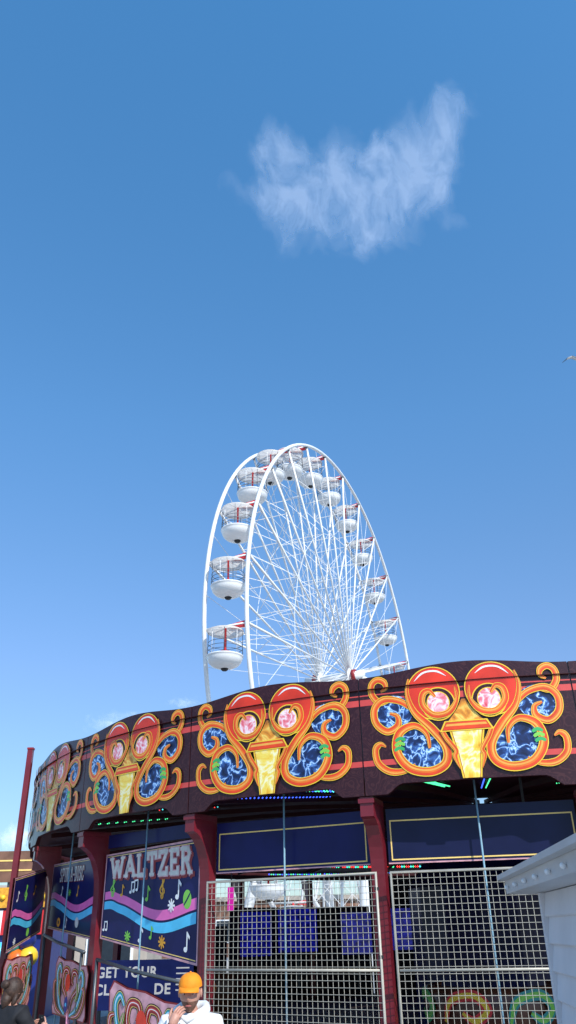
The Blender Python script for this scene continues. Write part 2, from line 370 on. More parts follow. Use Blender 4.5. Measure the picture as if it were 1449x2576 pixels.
# ------------------------------------------------------------------ waltzer ride
RC=Vector((3.957,17.56,0))
def rp(r,psi,z):
    a=math.radians(psi); return Vector((RC.x+r*math.sin(a),RC.y-r*math.cos(a),CZ+z))
ride=empty('waltzer_ride',(RC.x,RC.y,0),'round waltzer fairground ride with painted scroll fascia and maroon columns','fairground ride')
HW=9.03*math.radians(7.5)
def ztop(s):
    t=min(1,abs(s)/HW); return 2.60+.085*(.5+.5*math.cos(math.pi*t))
def zbot(s):
    d=HW-abs(s)
    if d<.27: return 1.295
    if d<.45:
        t=(d-.27)/.18; return 1.295+.105*math.sin(t*math.pi/2)
    return 1.40
def conv(x,y):
    return ((x-1173)*.00428, 2.04+((1815-(x-1190)*.09)-y)*.0043)
def fascia(psic):
    def fn(x,y,l): return rp(9.03+l,psic+math.degrees(x/9.03),y)
    s=Sheet(fn,.00035)
    n=56; xs=[-HW+.007+(2*HW-.014)*i/n for i in range(n+1)]
    K=6; vs=[];fs=[]
    for x in xs:
        for k in range(K+1): vs.append(fn(x,zbot(x)+(ztop(x)-zbot(x))*k/K,0))
    for i in range(n):
        for k in range(K): a=i*(K+1)+k; fs.append([a,a+K+1,a+K+2,a+1])
    s.add(vs,fs,'fascia')
    vs=[];fs=[]
    for x in xs: vs+=[fn(x,zbot(x),0),fn(x,zbot(x),-.06),fn(x,ztop(x),-.06),fn(x,ztop(x),0)]
    for i in range(n):
        a=i*4
        for k in range(3): fs.append([a+k,a+k+1,a+5+k,a+4+k])
    fs+=[[0,1,2,3],[n*4+3,n*4+2,n*4+1,n*4]]
    s.add(vs,fs,'maroon_dark')
    def band(z0,z1,m,l,x0=-HW+.008,x1=HW-.008): s.rows([(z0,x0,x1),(z1,x0,x1)],m,l,56)
    band(2.275,2.345,'stripe',3); band(2.385,2.398,'stripe',3.1); band(1.60,1.66,'stripe',3.2)
    s.L=6
    for sg in (-1,1):
        def c(x,y):
            a=conv(x,y); return (a[0]*(-sg),a[1])
        a=c(988,1803); s.disc(a[0],a[1],.215,'blueplasma',s.L,ry=.19)
        a=c(1040,1893); s.disc(a[0],a[1],.22,'blueplasma',s.L+1)
        a=c(1080,1905); s.disc(a[0],a[1],.15,'blueplasma',s.L+2,ry=.17)
    s.L+=4
    s.rows([(conv(1190,1843)[1],-.27,.27),(conv(1190,1815)[1],-.17,.17),(conv(1190,1790)[1],-.08,.08),(conv(1190,1765)[1],-.02,.02)],'flame',s.L,16); s.L+=2
    for sg in (-1,1):
        def c(x,y):
            a=conv(x,y); return (a[0]*(-sg),a[1])
        C=lambda P:[c(x,y) for x,y in P]
        s.ribbon(C([(958,1748),(972,1738),(968,1722),(950,1716),(934,1730),(934,1757),(955,1777),(990,1768),(1035,1790)]),.076,taper=(.3,.7),fl=sg)
        s.ribbon(C([(1045,1800),(1010,1775),(965,1770),(938,1795),(940,1832),(968,1853),(997,1838),(998,1814),(978,1806)]),.084,taper=(.7,.3),fl=sg)
        s.ribbon(C([(962,1893),(948,1886),(934,1900),(938,1933),(965,1953),(1000,1953),(1035,1938)]),.076,taper=(.2,.6),fl=sg)
        a=c(1097,1752); s.disc(a[0],a[1],.30,'yellow',s.L,n=48,rings=6); s.disc(a[0],a[1],.289,'outline',s.L+1,n=48,rings=6);s.disc(a[0],a[1],.281,'ballred',s.L+2,n=48,rings=6); s.L+=4
        a=c(1108,1781); s.disc(a[0],a[1],.188,'yellow',s.L,n=40); s.disc(a[0],a[1],.176,'fascia',s.L+1,n=40); s.L+=3
        a=c(1108,1778); s.disc(a[0],a[1],.128,'yellow',s.L); s.disc(a[0],a[1],.118,'pinkplasma',s.L+1); s.L+=2
        s.stroke(C([(1050,1722),(1076,1699),(1110,1694),(1136,1707)]),.020,'signwhite',s.L,taper=(.1,.1)); s.L+=1
        s.ribbon(C([(1102,1763),(1087,1747),(1070,1757),(1068,1786),(1094,1810),(1132,1803),(1156,1770),(1154,1735)]),.074,taper=(.4,.15),fl=-sg)
        s.ribbon(C([(1036,1715),(1029,1755),(1044,1803),(1085,1845),(1117,1890),(1112,1930),(1072,1952),(1020,1945),(990,1905),(1000,1858),(1040,1838),(1070,1858),(1075,1895)]),.100,taper=(.2,.3),fl=sg)
        for k in range(3):
            a=c(997+k*2,1898-k*12); d=.056
            s.stroke([(a[0]-d,a[1]-.015),(a[0],a[1]+.012),(a[0]+d,a[1]-.01)],.038,'green' if k!=1 else 'lime',s.L+k*.7,taper=(.7,.7))
        s.L+=3
    zt=conv(1190,1832)[1]; zb=1.405
    s.rows([(zb,-.10,.10),(zb+.25,-.135,.135),(zt,-.20,.20)],'yellow',s.L,12); s.rows([(zb,-.084,.084),(zb+.25,-.117,.117),(zt,-.182,.182)],'outline',s.L+1,12);s.rows([(zb,-.078,.078),(zb+.25,-.110,.110),(zt,-.174,.174)],'yelplasma',s.L+2,12); s.L+=4
    for sg in (-1,1):
        s.ribbon([(sg*.115,1.50),(sg*.155,1.63),(sg*.14,1.70),(sg*.225,1.83),(sg*.27,1.93)],.052,taper=(.15,1))
    z=1.955
    s.rows([(z-.055,-.29,.29),(z+.058,-.23,.23)],'yellow',s.L,14); s.rows([(z-.043,-.265,.265),(z+.046,-.216,.216)],'outline',s.L+1,14); s.rows([(z-.037,-.257,.257),(z+.041,-.212,.212)],'redor',s.L+2,14); s.rows([(z-.0,-.225,.225),(z+.024,-.210,.210)],'hi2',s.L+3,14)
    s.L+=4
    vs=[];fs=[]
    for x in xs: vs+=[fn(x,2.452,.001),fn(x,2.452,.038),fn(x,2.458,.038),fn(x,2.458,.001)]
    for i in range(n):
        for k in range(3): fs.append([i*4+k,i*4+k+1,i*4+5+k,i*4+4+k])
    s.add(vs,fs,'maroon_dark')
    return s.obj('fascia_panel',ride)
PS=[-73.1,-58.1,-43.1,-28.1,-13.1,1.9,16.9]
for p in PS+[-88.1]: fascia(p)
s=MB(); n=60; vs=[];fs=[]
for i in range(n+1):
    p=24.45+ (264.3-24.45-.1)*i/n; vs+=[rp(9.0,p,1.32),rp(9.0,p,2.6)]
for i in range(n): fs.append([2*i,2*i+2,2*i+3,2*i+1])
s.add(vs,fs,'maroon_dark'); s.obj('rear_fascia',ride)
s=MB(); vs=[];fs=[]; n=72
for i in range(n):
    p=360*i/n; vs+=[rp(8.93,p,1.50),rp(5,p,1.95),rp(.4,p,2.35)]
for i in range(n):
    a=3*i;b=3*((i+1)%n); fs+=[[a,b,b+1,a+1],[a+1,b+1,b+2,a+2]]
s.add(vs,fs,'maroon_dark'); s.obj('roof',ride)
for k in range(24):
    p=-80.6+15*k; s=MB(); s.tube([rp(8.75,p,1.46),rp(5,p,1.88),rp(.6,p,2.25)],.05,'maroon_dark',4); s.obj('rafter',ride)
s=MB(); s.lathe([(8.9,.02),(8.9,.30),(0,.30)],'deck',72,(RC.x,RC.y,0)); s.obj('platform',ride)
def backwall(p0,p1,z1):
    s=MB(); n=max(2,int((p1-p0)/5)); vs=[];fs=[]
    for i in range(n+1):
        p=p0+(p1-p0)*i/n; vs+=[rp(8.62,p,-1.6),rp(8.62,p,z1)]
    for i in range(n): fs.append([2*i,2*i+2,2*i+3,2*i+1])
    s.add(vs,fs,'dark'); s.obj('rear_board',ride)
backwall(70,192,1.32); backwall(192.2,222,.60); backwall(222.5,232,.15)
def column(psi):
    a=math.radians(psi); rad=Vector((math.sin(a),-math.cos(a),0)); tan=Vector((math.cos(a),math.sin(a),0))
    prof=[(8.57,-1.6),(8.69,-1.6),(8.69,.55),(8.702,.68),(8.73,.80),(8.78,.92),(8.85,1.01),(8.93,1.07),(8.99,1.09),(8.99,1.29),(8.57,1.29)]
    P=[Vector((RC.x,RC.y,CZ+z))+rad*r-tan*.075 for r,z in prof]
    s=MB(); s.extr(P,tan*.15,'maroon')
    c=Vector((RC.x,RC.y,CZ+1.25))+rad*8.81; s.box(c,(.18,.40,.05),'maroon',Matrix((tan,rad,Vector((0,0,1)))).transposed())
    s.obj('column',ride)
for k in range(24): column(-80.6+15*k)
def board(pa,pb,z0,z1,r=8.60,m='navy2',frame=True):
    A=rp(r,pa,0);Bv=rp(r,pb,0); A.z=Bv.z=0; W=(Bv-A).length; d=(Bv-A)/W; nrm=Vector((d.y,-d.x,0))
    fn=lambda x,y,l: A+d*x+nrm*l+Vector((0,0,CZ+y))
    s=Sheet(fn,.003); s.poly([(0,z0),(W,z0),(W,z1),(0,z1)],m,0)
    s.add([fn(0,z0,-.03),fn(W,z0,-.03),fn(W,z1,-.03),fn(0,z1,-.03)],[[3,2,1,0]],'maroon_dark')
    def fr(i,t,m,l):
        x0,x1,y0,y1=i,W-i,z0+i,z0+.46-i*.3
        for q in ([(x0,y0),(x1,y0),(x1,y0+t),(x0,y0+t)],[(x0,y1-t),(x1,y1-t),(x1,y1),(x0,y1)],[(x0,y0+t),(x0+t,y0+t),(x0+t,y1-t),(x0,y1-t)],[(x1-t,y0+t),(x1,y0+t),(x1,y1-t),(x1-t,y1-t)]): s.poly(q,m,l)
    if frame:
        fr(.035,.014,'hi',1)
        s.poly([(0,z0),(W,z0),(W,z0+.014),(0,z0+.014)],'palepink',1.3)
    s.obj('rounding_board',ride)
board(-34.9,-21.3,.63,1.20,m='navy'); board(-19.9,-6.3,.63,1.20); board(-4.9,8.7,.63,1.2); board(10.1,23.7,.63,1.2)
def pboard(A,Bv,zA,zB,kind):
    A=Vector(A);Bv=Vector(Bv); W=(Bv-A).length; d=(Bv-A)/W; nrm=Vector((d.y,-d.x,0)); H=1.2
    def fn(x,y,l):
        t=x/W; v=y/H; z=(zA[0]*(1-t)+zB[0]*t)*(1-v)+(zA[1]*(1-t)+zB[1]*t)*v
        q=A+(Bv-A)*t+nrm*l; return Vector((q.x,q.y,CZ+z))
    s=Sheet(fn,.0016)
    s.rows([(0,0,W),(H,0,W)],'navy',0,4); s.add([fn(0,0,-.03),fn(W,0,-.03),fn(W,H,-.03),fn(0,H,-.03)],[[3,2,1,0]],'maroon_dark')
    t=.022
    for q in ([(0,0),(W,0),(W,t),(0,t)],[(0,H-t),(W,H-t),(W,H),(0,H)],[(0,t),(t,t),(t,H-t),(0,H-t)],[(W-t,t),(W,t),(W,H-t),(W-t,H-t)]): s.poly(q,'palepink',1)
    t2=.035
    for q in ([(t2,t2),(W-t2,t2),(W-t2,t2+.01),(t2,t2+.01)],[(t2,H-t2-.01),(W-t2,H-t2-.01),(W-t2,H-t2),(t2,H-t2)]): s.poly(q,'hi',1)
    for k,(m,y0) in enumerate((('pink',.50),('cyan',.365))):
        P=[(.045+(W-.09)*i/12,y0+.085*math.sin(i/12*2*math.pi+.9)+ (.03 if i<2 else 0)) for i in range(13)]
        vs=[];fs=[]; c=catmull([(a,b,0) for a,b in P],6)
        for i,q in enumerate(c): vs+=[fn(q.x,q.y-.055,.0032),fn(q.x,q.y+.055,.0032)]
        for i in range(len(c)-1): fs.append([2*i,2*i+2,2*i+3,2*i+1])
        s.add(vs,fs,m)
    if kind=='w':
        for (o,w_,m,l) in (((.03,-.02),.135,'darkred',3),((0,0),.115,'palepink',5),((0,0),.078,'silver',7)):
            s.slab('WALTZER',.17+o[0],.87+o[1],.25,1.20,w_*.62,m,l,slant=-.06,gap=.25)
        s.clef(.22,.60,.22,'lime',3); s.note(.42,.62,.14,'amber',3); s.note(.62,.66,.13,'signwhite',3,True); s.note(.70,.68,.13,'signwhite',9,True); s.note(.98,.58,.16,'lime',3); s.clef(1.30,.60,.22,'amber',3)
        s.note(1.60,.62,.18,'signwhite',3); s.disc(1.80,.60,.08,'lime',3,ry=.095); s.stroke([(1.74,.54),(1.80,.60),(1.86,.67)],.02,'navy',4); s.star(1.50,.53,.07,'signwhite',5)
        s.note(.07,.13,.12,'signwhite',3,True); s.star(.62,.12,.065,'lime',3); s.note(.88,.10,.16,'signwhite',3); s.note(1.10,.16,.13,'lime',3); s.star(1.34,.14,.07,'amber',3); s.note(1.80,.12,.17,'signwhite',3)
    elif kind=='s':
        for (w_,m,l) in ((.085,'darkred',3),(.050,'silver',5)): s.slab('SPIN-A-DISC',.42,.86,.22,.68,w_*.62,m,l,gap=.26)
        s.note(.55,.62,.16,'signwhite',3); s.star(.95,.66,.06,'lime',3); s.note(1.3,.62,.16,'amber',3); s.disc(.55,.15,.08,'amber',3); s.disc(.55,.15,.03,'navy',4); s.note(.9,.1,.15,'signwhite',3); s.disc(1.4,.2,.08,'silver',3)
    else:
        s.note(.2,.8,.16,'signwhite',3); s.clef(.6,.75,.25,'lime',3); s.note(1.0,.8,.16,'amber',3); s.star(.3,.12,.06,'signwhite',3); s.disc(.9,.15,.07,'lime',3)
    s.obj('picture_board',ride)
pboard((-2.64,11.99,0),(-1.17,10.60,0),(-.04,.99),(-.34,1.05),'w')
pboard((-3.90,13.9,0),(-2.76,12.10,0),(.11,1.02),(-.06,1.0),'s')
pboard((-4.0,12.35,0),(-4.02,13.95,0),(-.2,.74),(.06,.97),'l')
board(-49.7,-36.4,1.07,1.24,8.63,'navy',False)
def lights(pts,ms,r=.012,name='light_string'):
    s=MB()
    s.tube([Vector(p)+Vector((0,0,.012)) for p in (pts[0],pts[len(pts)//2],pts[-1])],.012,'dark',4)
    for i,p in enumerate(pts):
        m=ms[i%len(ms)]; p=Vector(p)
        s.add([p+Vector(q)*r for q in ((1,0,0),(-1,0,0),(0,1,0),(0,-1,0),(0,0,1),(0,0,-1))],[[0,2,4],[2,1,4],[1,3,4],[3,0,4],[2,0,5],[1,2,5],[3,1,5],[0,3,5]],m)
    s.obj(name,ride)
def radial(psi,r0,r1,ms,step=.09,rad=.011):
    n=int((r0-r1)/step); P=[]
    for i in range(n):
        for o in (-.014,.014):
            r=r0-i*step; z=1.50+.115*(8.93-r)-.05; P.append(rp(r,psi+math.degrees(o*2.5/r),z))
    lights(P,ms,rad)
radial(-34,8.5,6.0,['ledb']); radial(-27.2,8.7,5.4,['ledg','ledt','ledb'],rad=.014); radial(-17,8.8,6,['ledg'],rad=.014); radial(-12,8.6,4,['ledb','ledg'],.2); radial(-57,8.6,7,['ledg'],.14); radial(-44,8.6,7,['ledr','ledt'],.25); radial(0,8.6,5,['ledg'],.12)
for i0,i1 in ((352,376),(377,401),(402,426),(427,458)): lights([rp(7.6,p*.5,1.60) for p in range(i0,i1)],['ledg','ledt','ledr','ledr'],.036)
for i0,i1 in ((356,380),(381,405),(406,430)): lights([rp(8.3,p*.5,1.50-(p-356)*.001) for p in range(i0,i1)],['ledt','ledg','ledb'],.026)
for p in (-58.1,-43.1,-28.1,-13.1,1.9):
    s=MB(); s.tube([rp(8.66,p,1.5),rp(8.67,p,0),rp(8.66,p,-1.58)],.011,'rope',6); s.obj('rope',ride)
def shield(A,Bv,zA,zB,lab=None):
    A=Vector(A);Bv=Vector(Bv); W=(Bv-A).length; d=(Bv-A)/W; nrm=Vector((d.y,-d.x,0)); H=.85
    def fn(x,y,l):
        t=x/W; v=y/H; z=(zA[0]*(1-t)+zB[0]*t)*(1-v)+(zA[1]*(1-t)+zB[1]*t)*v
        q=A+(Bv-A)*t+nrm*l; return Vector((q.x,q.y,CZ+z))
    s=Sheet(fn,.0015)
    def outline(i):
        return [(i+.05,i),(W-i-.05,i),(W-i,i+.08),(W-i-.03,.4),(W-i,.72),(W-i-.08,H-i),(W*.75,H-i-.03),(W*.5,H-i),(W*.25,H-i-.03),(i+.08,H-i),(i,.72),(i+.03,.4),(i,i+.08)]
    s.poly(outline(0),'darkred',0); s.poly(outline(.02),'palepink',1); s.add([fn(a,b,-.03) for a,b in reversed(outline(0))],[list(range(13))],'maroon_dark')
    cx=W/2; k=W/1.3
    for sg in (-1,1):
        X=lambda P:[(cx+sg*a*k,b) for a,b in P]
        l=3
        for (P,w,m) in ([[(.05,.05),(.12,.3),(.28,.45),(.25,.66),(.10,.68),(.06,.55),(.13,.5)],.12,'darkred'],[[(.10,.05),(.3,.15),(.44,.38),(.5,.6),(.42,.72),(.34,.62)],.12,'teal'],[[(.2,.04),(.42,.1),(.56,.28),(.58,.45),(.5,.5)],.10,'darkred'],[[(.30,.28),(.36,.40),(.32,.55)],.08,'green']):
            s.stroke(X(P),w,'dark',l); s.stroke(X(P),w*.8,'hi',l+1) ; s.stroke(X(P),w*.66,m,l+2); s.stroke(X(P),w*.28,'cyan' if m=='teal' else 'stripe',l+3); s.stroke(X(P),w*.08,'signwhite',l+4); l+=5
    s.disc(cx,.52,.09*k,'ballred',26,ry=.13); s.disc(cx,.2,.07*k,'signblue',26,ry=.12); s.disc(cx,.2,.03*k,'cyan',27)
    s.obj('handrail_panel',ride)
shield((-2.33,11.35,0),(-1.27,10.35,0),(-1.30,-.48),(-1.5,-.71))
shield((-3.45,12.95,0),(-2.74,11.95,0),(-.95,-.24),(-1.0,-.36))
shield((-4.02,12.4,0),(-4.0,13.7,0),(-.95,-.27),(-.9,-.22))
s=MB()
s.tube([rp(8.72,-49,-.28),rp(8.74,-43,-.40),rp(8.72,-36.5,-.52)],.022,'grey',8); s.tube([rp(8.72,-49,-.28),rp(8.72,-49,-1.6)],.022,'grey',8); s.obj('handrail',ride)
s=MB(); s.tube([rp(8.72,-64.5,.02),rp(8.74,-58,-.08),rp(8.72,-51.5,-.2)],.022,'grey',8); s.tube([rp(8.72,-64,.02),rp(8.72,-64,-1.6)],.022,'grey',8);s.tube([rp(8.72,-52,-.2),rp(8.72,-52,-1.6)],.022,'grey',8); s.obj('handrail',ride)
s=MB(); s.lathe([(1.7,.3),(1.7,2.6),(1.2,3.3),(.4,4.1)],'navy',16,(RC.x,RC.y,0),smooth=False); s.obj('centre_drum',ride)
for (p,r,zz,ww) in ((218,8.2,-.05,1.0),(209,8.1,.02,1.2),(196,8.2,-.08,.9),(187,8.0,.0,1.1),(174,8.2,-.03,.9)):
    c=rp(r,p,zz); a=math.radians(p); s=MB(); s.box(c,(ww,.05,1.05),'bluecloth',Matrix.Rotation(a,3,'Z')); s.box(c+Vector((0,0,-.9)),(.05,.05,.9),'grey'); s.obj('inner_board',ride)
s=MB(); s.box((-.93,12.5,CZ+.42),(.09,.05,.30),'ledm'); s.box((-.93,12.55,CZ+.95),(.02,.02,.9),'grey'); s.obj('lamp_panel',ride)
s=MB(); s.box(rp(6.5,-8,.56),(.62,.05,.16),'red'); s.box(rp(6.52,-8,1.2),(.03,.03,1.2),'grey'); s.obj('hanging_board',ride)

# ------------------------------------------------------------------ mesh fences
def fence(A,Bv,z0,z1,label):
    A=Vector(A);Bv=Vector(Bv); A.z=Bv.z=0; d=(Bv-A); W=d.length; d/=W; up_=Vector((0,0,1))
    e=empty('mesh_fence',(A+Bv)/2+Vector((0,0,z0)),label,'fence','mesh safety fences on the ride edge')
    P=lambda x,z:A+d*x+up_*z
    s=MB()
    zm=(CZ-.37)
    s.tube([P(0,z0),P(0,z1),P(W,z1),P(W,z0)],.019,'mesh',6,closed=True)
    s.tube([P(.02,zm),P(W-.02,zm)],.014,'mesh',6); s.obj('frame',e,e.location)
    s=MB(); n=int(W/.062)
    for i in range(1,n): x=W*i/n; s.tube([P(x,z0+.01),P(x,z1-.01)],.0032,'mesh',4)
    n=int((z1-z0)/.062)
    nn=Vector((d.y,-d.x,0))*.006
    for i in range(1,n): z=z0+(z1-z0)*i/n; s.tube([P(.01,z)+nn,P(W-.01,z)+nn],.0032,'mesh',4)
    s.obj('wire_mesh',e,e.location)
    for z in (CZ+.38,CZ-.25):
        s=MB(); s.box(P(W+.0,z),(.05,.03,.03),'black'); s.obj('clamp',e,e.location)
fence((-1.045,10.33,0),(.855,9.25,0),.32,CZ+.53,'galvanised wire mesh fence panel clamped between maroon columns')
fence((1.01,9.18,0),(3.0,8.72,0),.32,CZ+.53,'galvanised wire mesh fence panel beside the white kiosk')

# ------------------------------------------------------------------ waltzer cars
def car(psi,r,face):
    c=rp(r,psi,0); c.z=.30
    e=empty('waltzer_car',c,'round waltzer car with swirled yellow and green back','waltzer car','waltzer cars on the platform')
    a=math.radians(face)
    s=MB(); prof=[(.55,.12),(.80,.25),(.90,.6),(.92,.86),(.86,.96),(.78,.96),(.80,.86),(.76,.5)]
    s.lathe(prof,'carshell',30,c,a-2.1,a+2.1)
    s.obj('shell',e,e.location)
    def fn(x,y,l):
        A=a+x/.92; return c+Vector(((.93+l)*math.cos(A),(.93+l)*math.sin(A),y))
    t=Sheet(fn,.002)
    for k,(cx,m,m2) in enumerate(((-1.2,'lime','green'),(-.4,'yellow','red'),(.4,'lime','teal'),(1.2,'yellow','orange'))):
        q=[(cx-.3,.60),(cx-.2,.82),(cx+.1,.88),(cx+.25,.74),(cx+.1,.62),(cx-.05,.70)]
        t.stroke(q,.12,m2,1+k*3); t.stroke(q,.06,m,2+k*3)
    t.obj('painted_scroll',e,e.location)
    s=MB(); s.lathe([(.45,.40),(.74,.42),(.76,.55)],'darkred',24,c,a-2,a+2); s.lathe([(0,.10),(.8,.10),(.8,.2)],'grey',24,c); s.obj('seat',e,e.location)
for p,r,f in ((-14,5.9,-100),(6,6.0,-70),(150,6,60),(-85,5.8,-160)): car(p,r,f)

# ------------------------------------------------------------------ ferris wheel
HF=Vector((4.08,52.3,17.06)); dW=Vector((.393,.9195,0)).normalized(); nW=Vector((-dW.y,dW.x,0)); RW=16.0; WW=2.45
NG=26; STEP=math.radians(360/NG); A0=math.radians(171.1)
def wp(r,a,w): return HF+dW*(r*math.cos(a))+Vector((0,0,r*math.sin(a)))+nW*w
base=Vector(((HF+nW*WW/2).x,(HF+nW*WW/2).y,0))
fw_=empty('ferris_wheel',base,'tall white observation wheel with open round gondolas behind the ride','ferris wheel')
for w_ in (0,WW):
    s=MB(); s.tube([wp(RW,2*math.pi*i/120,w_) for i in range(120)],.118,'white',8,closed=True)
    for i in range(NG):
        a=A0+STEP*i; s.box(wp(RW-.12,a,w_),(.16,.16,.16),'grey')
    s.obj('rim',fw_,base)
for k in range(NG):
    a=A0+STEP*k; s=MB()
    hr=.45
    for w_,ho in ((0,.15),(WW,-.15)):
        s.tube([wp(hr,a,w_+ho),wp(RW,a,w_)],[.05,.075],'white',6)
        s.tube([wp(hr,a,w_+ho),wp(RW,a+STEP/2,w_)],.015,'white',4)
    rr=[3.8,6.8,9.8,12.7,15.2]
    for i,r in enumerate(rr):
        s.tube([wp(r,a,.02),wp(r,a,WW-.02)],.024,'white',4)
        if i<4:
            s.tube([wp(r,a,.02),wp(rr[i+1],a,WW)],.019,'white',4); s.tube([wp(r,a,WW),wp(rr[i+1],a,.02)],.019,'white',4)
    a2=a+STEP
    s.tube([wp(9.8,a,0),wp(9.8,a2,0)],.018,'white',4); s.tube([wp(9.8,a,WW),wp(9.8,a2,WW)],.018,'white',4)
    s.tube([wp(9.8,a,0),wp(15.9,a2,0)],.015,'white',4)
    s.obj('spoke',fw_,base)
s=MB(); s.tube([wp(0,0,-.9),wp(0,0,WW+.9)],.28,'white',16); s.tube([wp(0,0,-.3),wp(0,0,-.05)],.42,'darkred',20); s.tube([wp(0,0,.1),wp(0,0,.25)],.52,'white',20); s.tube([wp(0,0,WW-.25),wp(0,0,WW-.1)],.52,'white',20); s.tube([wp(0,0,WW+.05),wp(0,0,WW+.3)],.42,'darkred',20); s.obj('hub',fw_,base)
for w_ in (-.9,WW+.9):
    for sg in (-1,1):
        foot=base+dW*(7.5*sg)+nW*((w_-WW/2)*1.7); s=MB(); s.tube([wp(0,0,w_)+Vector((0,0,-.3)),Vector((foot.x,foot.y,.5))],[.20,.30],'white',10); s.obj('support_leg',fw_,base)
s=MB(); s.box(base+Vector((0,0,.45)),(6,22,.5),'gutter',Matrix((nW,dW,Vector((0,0,1)))).transposed()); s.obj('base_platform',fw_,base)
def tmpl(build):
    s=MB(); build(s); o=s.obj('t',origin=(0,0,0)); me=o.data; bpy.data.objects.remove(o); return me
def b_bowl(s):
    s.lathe([(.10,-2.24),(.40,-2.19),(.66,-2.08),(.82,-1.92),(.89,-1.76),(.90,-1.66),(.93,-1.64),(.93,-1.59),(.87,-1.59),(.82,-1.80),(.6,-1.95),(0,-1.97)],'white_shell',28)
    s.lathe([(0,-2.34),(.12,-2.33),(.18,-2.27),(.20,-2.205)],'black',14)
    s.lathe([(.68,-1.56),(.68,-1.68),(.3,-1.70)],'darkred',20)
def b_can(s):
    s.lathe([(.0,-.12),(.3,-.14),(.78,-.22),(.94,-.29),(.94,-.36)],'canopy',28)
    for i in range(8):
        A=i*math.pi/4; s.tube([(.15*math.cos(A),.15*math.sin(A),-.19),(.88*math.cos(A),.88*math.sin(A),-.33)],.014,'white',4)
def b_pole(s):
    s.tube([(0,0,.0),(0,0,-1.95)],.055,'red',8); s.lathe([(.0,-1.34),(.28,-1.34),(.28,-1.39),(0,-1.39)],'darkred',16)
def b_rail(s):
    for z,r in ((-.95,.87),(-1.18,.89),(-1.40,.90)): s.tube([(r*math.cos(i*math.pi/12),r*math.sin(i*math.pi/12),z) for i in range(24)],.014,'grey',4,closed=True)
    for i in range(8):
        A=(i+.5)*math.pi/4; s.tube([(.87*math.cos(A),.87*math.sin(A),-.34),(.87*math.cos(A),.87*math.sin(A),-.95),(.89*math.cos(A),.89*math.sin(A),-1.62)],.015,'grey' if i%2 else 'white',5)
T=[tmpl(b) for b in (b_bowl,b_can,b_pole,b_rail)]
def b_ax(s):
    s.tube([-nW*(WW/2-.1),nW*(WW/2-.1)],.05,'white',8)
    s.extr([Vector((0,0,.15))-nW*(WW/2-.12),Vector((0,0,-.15))-nW*(WW/2-.12),Vector((0,0,-.10))-nW*.25,Vector((0,0,.05))-nW*.25],dW*.22,'red')
TA=tmpl(b_ax)
for k in range(NG):
    a=A0+STEP*k; p=wp(RW-.05,a,WW/2)
    gnd=bpy.data.objects.new('gondola',T[0]); COL.objects.link(gnd); gnd.parent=fw_; gnd.location=p-base
    gnd.rotation_euler=(random.uniform(-.03,.03),random.uniform(-.03,.03),random.uniform(0,6.28))
    for nme,me in (('canopy',T[1]),('centre_pole',T[2]),('railing',T[3])):
        o=bpy.data.objects.new(nme,me); COL.objects.link(o); o.parent=gnd
    o=bpy.data.objects.new('axle',TA); COL.objects.link(o); o.parent=fw_; o.location=p-base

# ------------------------------------------------------------------ white kiosk
ek=Vector((.1142,.9935,0)); nk=Vector((-.9935,.1142,0)); W0=Vector((1.275,4.5,0))
Kp=lambda a,b,z: W0+ek*a+nk*b+Vector((0,0,z))
kio=empty('kiosk',W0-ek*1.7-nk*1.2,'small white vinyl sided kiosk with a grey guttered eave','kiosk')
s=MB(); zt=CZ+.15; z=0.02; prof=[]
while z<zt-.01:
    z1=min(z+.12,zt); prof+=[(.018,z),(.022,z+.006),(.002,z1-.001)]; z=z1
vs=[];fs=[]
for a in (0,-3.6):
    for b,zz in prof: vs.append(Kp(a,b,zz))
n=len(prof)
for i in range(n-1): fs.append([i,i+1,i+1+n,i+n])
s.add(vs,fs,'siding')
s.add([Kp(0,0,0),Kp(0,-2.4,0),Kp(0,-2.4,zt),Kp(0,0,zt),Kp(-3.6,0,0),Kp(-3.6,-2.4,0),Kp(-3.6,-2.4,zt),Kp(-3.6,0,zt)],[[0,1,2,3],[7,6,5,4],[1,5,6,2]],'siding')
s.obj('wall',kio)
s=MB(); s.box(Kp(.0,.0,zt/2),(.06,.06,zt),'siding',Matrix((nk,ek,Vector((0,0,1)))).transposed()); s.obj('corner_trim',kio)
s=MB()
P=[Kp(.30,.155,CZ+.158),Kp(.30,.155,CZ+.248),Kp(.30,.13,CZ+.255),Kp(.30,-2.6,CZ+.30),Kp(.30,-2.6,CZ+.20),Kp(.30,.02,CZ+.152)]
s.extr(P,-ek*4.2,'gutter')
s.obj('roof',kio)
s=MB(); s.extr([Kp(.305,.157,CZ+.222),Kp(.305,.195,CZ+.226),Kp(.305,.195,CZ+.25),Kp(.305,.157,CZ+.252)],-ek*4.2,'gutter'); s.obj('gutter',kio)
for i in range(7):
    s=MB(); s.ball(Kp(.15-i*.33,.168,CZ+.185),.012,'signwhite',8); s.obj('bulb',kio)

